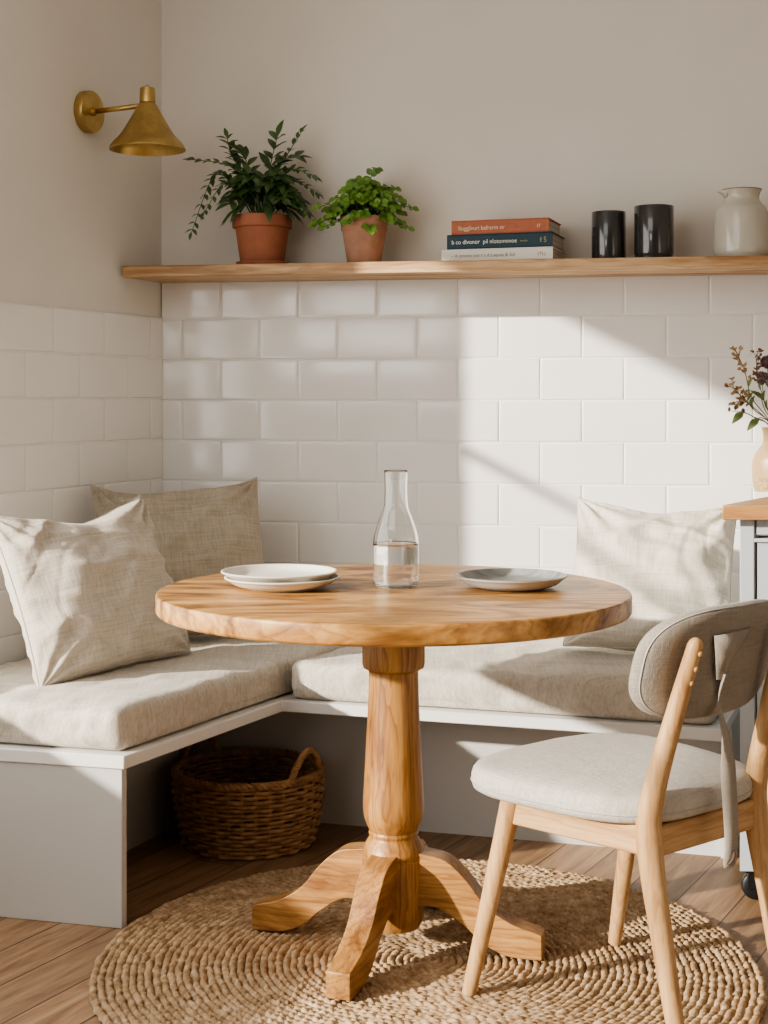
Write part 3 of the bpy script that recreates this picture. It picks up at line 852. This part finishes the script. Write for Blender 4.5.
def plant_bright():
    root = empty('potted_plant', (-.058,4.405,ZS))
    prof = [(.0001,.0),(.046,.0),(.049,.003),(.064,.098),(.0655,.100),(.068,.103),(.0685,.108),(.067,.112),(.0685,.116),(.0725,.136),(.0715,.140),(.067,.140),(.064,.128),(.0001,.122)]
    pot(root, M['terracotta_pale'], prof, .126, .064)
    rnd = random.Random(9); lv = MB(); stm = MB(); S = .138
    def stem(e, nl, L, mid=None):
        e = Vector(e); mid = Vector(mid) if mid else Vector((e.x*.6, e.y*.6, S+(e.z-S)*.8+.012))
        c = fit([(e.x*.12,e.y*.12,S-.02), mid, e], 6); n = len(c)
        stm.tube(c, [.0017*(1-.5*i/(n-1)) for i in range(n)], 5)
        for k in range(nl):
            t = .40+.6*(k+.5)/nl; x = t*(n-1); i = min(n-2,int(x)); p = c[i].lerp(c[i+1], x-i); tg = (c[i+1]-c[i]).normalized()
            for s in (-1,1):
                sd = tg.cross(Vector((0,-.5,1))).normalized()
                d = tg*.4 + sd*s + Vector((rnd.uniform(-.4,.4), rnd.uniform(-.5,.2), rnd.uniform(-.2,.5)))
                l = L*rnd.uniform(.75,1.2)
                leaf(lv, p, d, Vector((rnd.uniform(-.6,.6)+p.x*5, -1.0+rnd.uniform(-.3,.4), rnd.uniform(.1,.9))), l, l*.85, rnd.uniform(0,.35), .22, True)
        leaf(lv, e, (c[-1]-c[-3]), Vector((0,-.8,.6)), L, L*.85, .2, .2, True)
    for k in range(110):
        a = rnd.uniform(0,2*PI); q = rnd.random()**.5
        stem((.112*q*math.cos(a), .088*q*math.sin(a), S+.004+.085*(1-q*q)+rnd.uniform(-.018,.030)), 2, .021)
    for e, nl in (((.035,0,S+.145),3), ((-.035,0,S+.11),2), ((.09,.01,S+.09),2), ((-.145,-.02,S-.018),4), ((-.135,-.03,S+.03),3), ((.14,-.01,S+.03),3), ((.128,-.03,S-.03),4), ((.02,-.09,S-.045),3), ((.105,-.03,S+.05),3),((-.05,-.085,S-.02),3),((.07,-.075,S-.015),3),((-.09,-.06,S+.005),3),((.0,-.08,S+.0),3),((-.115,-.05,S-.03),3)):
        stem(e, nl, .022)
    lv.build('foliage', M['leaf_light'], root, smooth=True); stm.build('stems', M['stem_green'], root, smooth=True)
    tag(root, 'smaller bright green bushy plant in a pale terracotta pot, left of the books', 'potted plant')
plant_bright()

# ------------------------------------------------------------------ books
def lettering(body, size, mat, parent, x, z, sx=1.0):
    cu = bpy.data.curves.new('spine_lettering', 'FONT'); cu.body = body; cu.size = size; cu.extrude = .0002
    o = bpy.data.objects.new('tmp', cu); COL.objects.link(o)
    dg = bpy.context.evaluated_depsgraph_get(); dg.update()
    me = bpy.data.meshes.new_from_object(o.evaluated_get(dg)); bpy.data.objects.remove(o)
    me.materials.clear(); me.materials.append(mat)
    w = bpy.data.objects.new('spine_lettering', me); COL.objects.link(w)
    w.parent = parent; w.location = (x, -.0008, z); w.rotation_euler = (PI/2,0,0); w.scale = (sx,1,1)
def book(loc, rz, L, D, T, mat, label, words):
    root = empty('book', loc, rz)
    m = MB(); c = .003
    m.box(-L/2, L/2, 0, D, 0, c); m.box(-L/2, L/2, 0, D, T-c, T); m.box(-L/2, L/2, 0, c, c, T-c)
    m.build('cover', mat, root, bevel=.001)
    MB().box(-L/2+.004, L/2-.004, c+.0005, D-.005, c+.0002, T-c-.0002).build('pages', M['pages'], root)
    for w in words: lettering(w[0], w[1], w[2], root, w[3], w[4], w[5])
    tag(root, label, 'book', 'stack of books on the shelf')
bx, by, br_ = .3235, 4.262, math.radians(-18)
book((bx-.003,by+.006,ZS), br_, .325, .185, .037, M['cover_white'], 'white book with grey lettering, bottom of the shelf stack', [('~ A onomo yot t s d Luquea & Sol',.0135,M['ink_dark'],-.135,.0135,1.0), ('(YL)',.014,M['ink_dark'],.118,.0135,1.0)])
book((bx+.004,by+.008,ZS+.0373), br_, .308, .182, .042, M['cover_blue'], 'dark navy book with white lettering, middle of the shelf stack', [('b co dlvonor  pil nlotomnnoe',.0175,M['ink_white'],-.14,.0145,.92), ('mosile',.008,M['ink_gold'],.062,.0165,1.0), ('E',.017,M['ink_gold'],.118,.0145,.8), ('S',.022,M['ink_gold'],.129,.013,.8)])
book((bx+.006,by+.010,ZS+.0796), br_, .285, .178, .040, M['cover_orange'], 'orange book with pale lettering, top of the shelf stack', [('Iloggjlvuri bafrarm nr',.0175,M['ink_pale'],-.122,.012,.92), ('r',.012,M['cover_blue'],.048,.013,1.0), ('l7',.014,M['ink_pale'],.108,.013,1.0)])

# ------------------------------------------------------------------ tumblers and jug
def tumbler(loc, r, h, label, rd=.012):
    prof = fit2([(.0001,0),(r-rd,0),(r-rd*.3,rd*.3),(r,rd)],4)+[(r,h-.002),(r-.0008,h),(r-.002,h),(r-.003,h-.002),(r-.0032,.006),(.0001,.005)]
    o = MB().lathe(prof, 64).build('tumbler', M['tumbler'], None, auto=40); o.location = loc
    tag(o, label, 'tumbler', 'dark tumblers on the shelf')
tumbler((.642,4.285,ZS), .0485, .141, 'shorter glossy charcoal tumbler on the shelf, right of the books', .006)
tumbler((.762,4.235,ZS), .0555, .151, 'taller glossy charcoal tumbler with rounded base on the shelf, left of the jug', .016)
jug = empty('ceramic_jug', (1.000,4.195,ZS))
outer = fit2([(.0001,0),(.062,.0),(.071,.006),(.0765,.020),(.0765,.05),(.0745,.10),(.072,.128),(.066,.145),(.055,.158),(.049,.168),(.0485,.178),(.052,.189),(.0555,.196)],5)
inner = [(r-.004, z) for r, z in fit2([(.0555,.1955),(.0485,.178),(.055,.158),(.072,.128),(.0765,.05),(.06,.008)],4)]+[(.0001,.008)]
MB().lathe(outer+inner, 64).build('jug_body', M['jug'], jug, auto=50)
MB().tube([(.0548*math.cos(2*PI*k/64), .0548*math.sin(2*PI*k/64), .1966) for k in range(64)], .0014, 6, closed=True).build('rim', M['jug_rim'], jug, smooth=True)
# pouring lip on the left
m = MB(); rings = []
for t in range(7):
    q = t/6; w = .020*(1-q)**.8+.0015; x = -.046 - .028*q; zt = .1955 - .003*q; zb = .168 + .024*q**.6
    rr = []
    for k in range(9):
        a = PI*k/8; rr.append((x, w*math.cos(a), zt - (zt-zb)*math.sin(a)))
    rr2 = [(p[0], p[1]*.82, min(zt, p[2]+.003)) for p in rr[::-1]]
    rings.append(rr+rr2)
m.loft(rings); m.build('spout', M['jug'], jug, smooth=True)
jug.rotation_euler = (0,0,math.radians(8)); jug.scale = (1,1,.975)
tag(jug, 'pale grey glazed ceramic jug with small pouring lip, right end of the shelf', 'jug')

# ------------------------------------------------------------------ cart on casters
ca = math.atan(-.10)
cart = empty('kitchen_cart', (.766,3.40,0), ca)
SK = .365+.10                                  # side runs back along the left wall direction
def cq(x0,x1,y0,y1): return [(x0+SK*y0,y0),(x1+SK*y0,y0),(x1+SK*y1,y1),(x0+SK*y1,y1)]
MB().prism(cq(0,.62,0,.80), .878, .912).build('worktop', M['counter'], cart, bevel=.003)
BZ = .072
m = MB()
m.prism(cq(.028,.06,.035,.77), BZ, .878); m.prism(cq(.56,.592,.035,.77), BZ, .878)
m.prism(cq(.06,.56,.74,.77), BZ, .878); m.prism(cq(.06,.56,.035,.77), BZ, BZ+.04); m.prism(cq(.06,.56,.05,.76), .838, .878)
m.prism(cq(.06,.56,.035,.06), .825,.8335)
m.build('carcass', M['cart_paint'], cart, bevel=.0015)
MB().prism(cq(.06,.56,.07,.08), BZ+.04, .838).build('gap_board', M['gap'], cart)
d1 = MB().prism(cq(.064,.556,.040,.062), .842, .8775).build('drawer_front', M['cart_paint'], cart, bevel=.0015)
m = MB(); m.prism(cq(.064,.556,.042,.062), BZ+.045, .832)
m.build('door', M['cart_paint'], cart, bevel=.0015)
def caster(x, y):
    cx = x+SK*y
    mm = MB(); mm.lathe([(.0001,-.014),(.024,-.014),(.031,-.010),(.033,-.004),(.033,.004),(.031,.010),(.024,.014),(.0001,.014)],32)
    mm.v = [(x_, z_, y_) for x_, y_, z_ in mm.v]
    mm.f = [f[::-1] for f in mm.f]
    c = mm.build('caster', M['rubber'], cart, auto=40); c.location = (cx, y, .033)
    m2 = MB(); m2.box(-.022,.022,-.021,-.0165,-.005,.034); m2.box(-.022,.022,.0165,.021,-.005,.034); m2.box(-.026,.026,-.024,.024,.0325,.039)
    m2.build('caster_fork', M['rubber'], c, bevel=.004)
for x, y in ((.054,.065),(.545,.065),(.054,.72),(.545,.72)): caster(x, y)
tag(cart, 'grey-blue kitchen cart with wooden worktop on black casters at the right edge', 'kitchen cart')

# vase and its dried stems
VX, VY, VZ = 1.017, 3.90, .9122
prof = fit2([(.0001,0),(.048,0),(.053,.004),(.0565,.02),(.0590,.045),(.0590,.068),(.0555,.088),(.044,.108),(.0335,.122),(.0305,.138),(.0315,.155),(.0345,.165)],5)
o = MB().lathe(prof+[(.0335,.1665),(.031,.165),(.0275,.15),(.0275,.135),(.031,.12),(.05,.08),(.05,.02),(.0001,.01)],56).build('flower_vase', M['vase'], None, auto=45)
o.location = (VX,VY,VZ); tag(o, 'sand coloured stoneware vase with crackled base on the cart worktop', 'vase')
rnd = random.Random(4)
def dried(name, ends, kind, label, cat, base):
    root = empty(name, (VX+base[0], VY+base[1], VZ+.0125))
    pts = [Vector((0,0,0)), Vector((-base[0]*.3, -base[1]*.3, .145))] + [Vector((p[0]-VX-base[0], p[1]-VY-base[1], p[2]-VZ-.0125)) for p in ends]
    c = fit(pts, 8); n = len(c)
    MB().tube(c, [.0017*(1-.45*i/(n-1)) for i in range(n)], 6).build('stem', M['dry_stem'], root, smooth=True)
    e = c[-1]; tg = (c[-1]-c[-4]).normalized()
    if kind == 'spray':
        m = MB(); tw = MB()
        for k in range(15):
            t = 1-k/15*.38; x = t*(n-1); i = min(n-2,int(x)); p = c[i].lerp(c[i+1], x-i)
            d = (tg + Vector((rnd.uniform(-1,1), rnd.uniform(-.8,.8), rnd.uniform(-.3,.7)))*.9).normalized(); L = rnd.uniform(.008,.021)
            q = p+d*L; tw.tube([p, p.lerp(q,.5)+Vector((0,0,.002)), q], [.0009,.0008,.0007], 5)
            for _ in range(2): leaf(m, q, d+Vector((rnd.uniform(-.9,.9),rnd.uniform(-.9,.9),rnd.uniform(-.6,.6))), Vector((rnd.uniform(-1,1),-1,.4)), .011, .0075, .5, .6, True)
        m.build('blossoms', M['dry_brown' if rnd.random() < .6 else 'dry_tan'], root, smooth=True); tw.build('twigs', M['dry_brown'], root, smooth=True)
    elif kind == 'head':
        m = MB()
        for k in range(70):
            v = Vector((rnd.gauss(0,1), rnd.gauss(0,1), rnd.gauss(0,1))).normalized()
            leaf(m, e+v*.008, v, Vector((rnd.uniform(-1,1),-1,.4)), .011, .006, .3, .5)
        m.lathe(fit2([(.0001,-.012),(.010,-.006),(.012,0),(.008,.008),(.0001,.011)],3), 12, c=tuple(e))
        m.build('flower_head', M['dry_purple'], root, smooth=True)
    elif kind == 'bud':
        m = MB()
        for k in range(4):
            x = (1-k*.10)*(n-1); i = min(n-2,int(x)); p = c[i].lerp(c[i+1], x-i) + Vector((rnd.uniform(-.008,.008),0,rnd.uniform(-.004,.008)))
            m.lathe(fit2([(.0001,-.006),(.0035,-.002),(.0035,.003),(.0001,.008)],3), 8, c=tuple(p))
        m.build('buds', M['dry_purple'], root, smooth=True)
    if kind == 'leaf':
        m = MB(); leaf(m, e-tg*.03, tg, Vector((.2,-.7,.8)), .046, .020, .35, .3); m.build('leaf_blade', M['dry_leaf'], root, smooth=True)
    elif kind != 'bud':
        m = MB()
        for t in (.52,.62):
            i = int(t*(n-1)); d = Vector((rnd.uniform(-.8,.2), -.5, .8)); leaf(m, c[i], d, Vector((-1,-.6,.4)), .03, .013, .3, .3)
        m.build('leaf_blade', M['dry_leaf'], root, smooth=True)
    tag(root, label, cat, 'dried stems in the vase')
def P(px, py, d): return ((px-384)/1500*d, d, 1.15-(py-400)/1500*d)
sx = 3.9
dried('dried_flower_stem', [P(752,398,sx),P(745,372,sx-.01),P(737,353,sx-.02)], 'spray', 'tallest tan flower spray arching up left out of the vase', 'dried flower', (-.006,.0))
dried('dried_flower_stem', [P(752,406,3.86),P(742,397,3.83),P(733,388,3.80)], 'spray', 'brown flower spray leaning far left out of the vase, below the tallest spray', 'dried flower', (-.012,-.008))
dried('dried_flower_stem', [P(764,400,3.92),P(758,378,3.93),P(756,356,3.93)], 'spray', 'upright brown flower spray just left of the round seed head', 'dried flower', (.002,.008))
dried('dried_flower_stem', [P(765,404,3.85),P(762,378,3.83)], 'head', 'stem with a round dark purple-brown seed head, front of the vase', 'dried flower', (.006,-.010))
dried('dried_flower_stem', [P(770,398,3.93),P(768,376,3.94),P(767,362,3.94)], 'head', 'stem with a small dark head at the right edge of the picture', 'dried flower', (.012,.006))
dried('dried_leaf_stem', [P(755,418,3.84),P(744,413,3.81),P(737,417,3.79)], 'leaf', 'broad green leaf drooping lowest left out of the vase', 'leaf stem', (-.014,.008))
dried('dried_leaf_stem', [P(762,418,3.83),P(756,421,3.80),P(752,424,3.79)], 'leaf', 'small green leaf drooping over the vase rim, right of the broad leaf', 'leaf stem', (-.004,-.016))
dried('dried_leaf_stem', [P(766,412,3.86),P(761,398,3.84),P(757,392,3.84)], 'leaf', 'upright green leaf among the flower stems above the vase', 'leaf stem', (.014,-.004))
dried('dried_bud_stem', [P(752,416,3.87),P(742,412,3.86),P(731,411,3.86)], 'bud', 'thin stem with tiny dark buds reaching farthest left of the vase', 'dried flower', (-.010,.014))
dried('dried_flower_stem', [P(754,410,3.90),P(745,401,3.89),P(738,402,3.88)], 'spray', 'short drooping brown flower spray just above the broad leaf', 'dried flower', (.0,.016))

# ------------------------------------------------------------------ light
w = bpy.data.worlds.new('World'); scene.world = w; w.use_nodes = True
bg = w.node_tree.nodes['Background']; bg.inputs[0].default_value = (1.0,.97,.93,1); bg.inputs[1].default_value = .09
sun = bpy.data.lights.new('sun','SUN'); so = bpy.data.objects.new('sun', sun); COL.objects.link(so)
d = Vector((SUN_H.x, SUN_H.y, -SUN_E)); so.rotation_euler = d.to_track_quat('-Z','Y').to_euler(); so.location = (-3,0,4)
sun.energy = 8.8; sun.color = (1.0,.925,.82); sun.angle = math.radians(1.4)
ar = bpy.data.lights.new('window_sky','AREA'); ao = bpy.data.objects.new('window_sky', ar); COL.objects.link(ao)
ar.shape = 'RECTANGLE'; ar.size = WIN1-WIN0-.1; ar.size_y = head-.62; ar.energy = 80; ar.color = (1.0,.98,.945)
ao.location = C - l_dir*((WIN0+WIN1)/2) - l_nrm*.16 + Vector((0,0,(head+.66)/2))
ao.rotation_euler = l_nrm.to_track_quat('-Z','Y').to_euler()

def area(name, loc, target, sx, sy, e, col):
    a = bpy.data.lights.new(name, 'AREA'); o = bpy.data.objects.new(name, a); COL.objects.link(o)
    a.shape = 'RECTANGLE'; a.size = sx; a.size_y = sy; a.energy = e; a.color = col
    o.location = loc; o.rotation_euler = (Vector(target)-Vector(loc)).to_track_quat('-Z','Y').to_euler(); return o
# daylight from a second window in the wall behind the camera, and an added fill lamp below the ceiling, no real fixture
area('rear_window_sky', (-2.35,-1.62,1.72), (-.2,4.4,1.3), 1.15, .62, 13, (1.0,.985,.95))
area('added_ceiling_fill', (-.9,1.5,2.56), (.75,4.4,1.5), 1.6, 1.2, 15, (1.0,.97,.93))

# ------------------------------------------------------------------ camera
cam = bpy.data.cameras.new('camera'); co = bpy.data.objects.new('camera', cam); COL.objects.link(co)
co.location = (0,0,1.15); co.rotation_euler = (PI/2,0,0)
cam.sensor_width = 36; cam.lens = 36*1500/1024; cam.shift_y = -112/1024; cam.clip_start = .05
scene.camera = co
scene.view_settings.view_transform = 'AgX'
scene.view_settings.look = 'AgX - Medium High Contrast'
scene.view_settings.exposure = 0.0
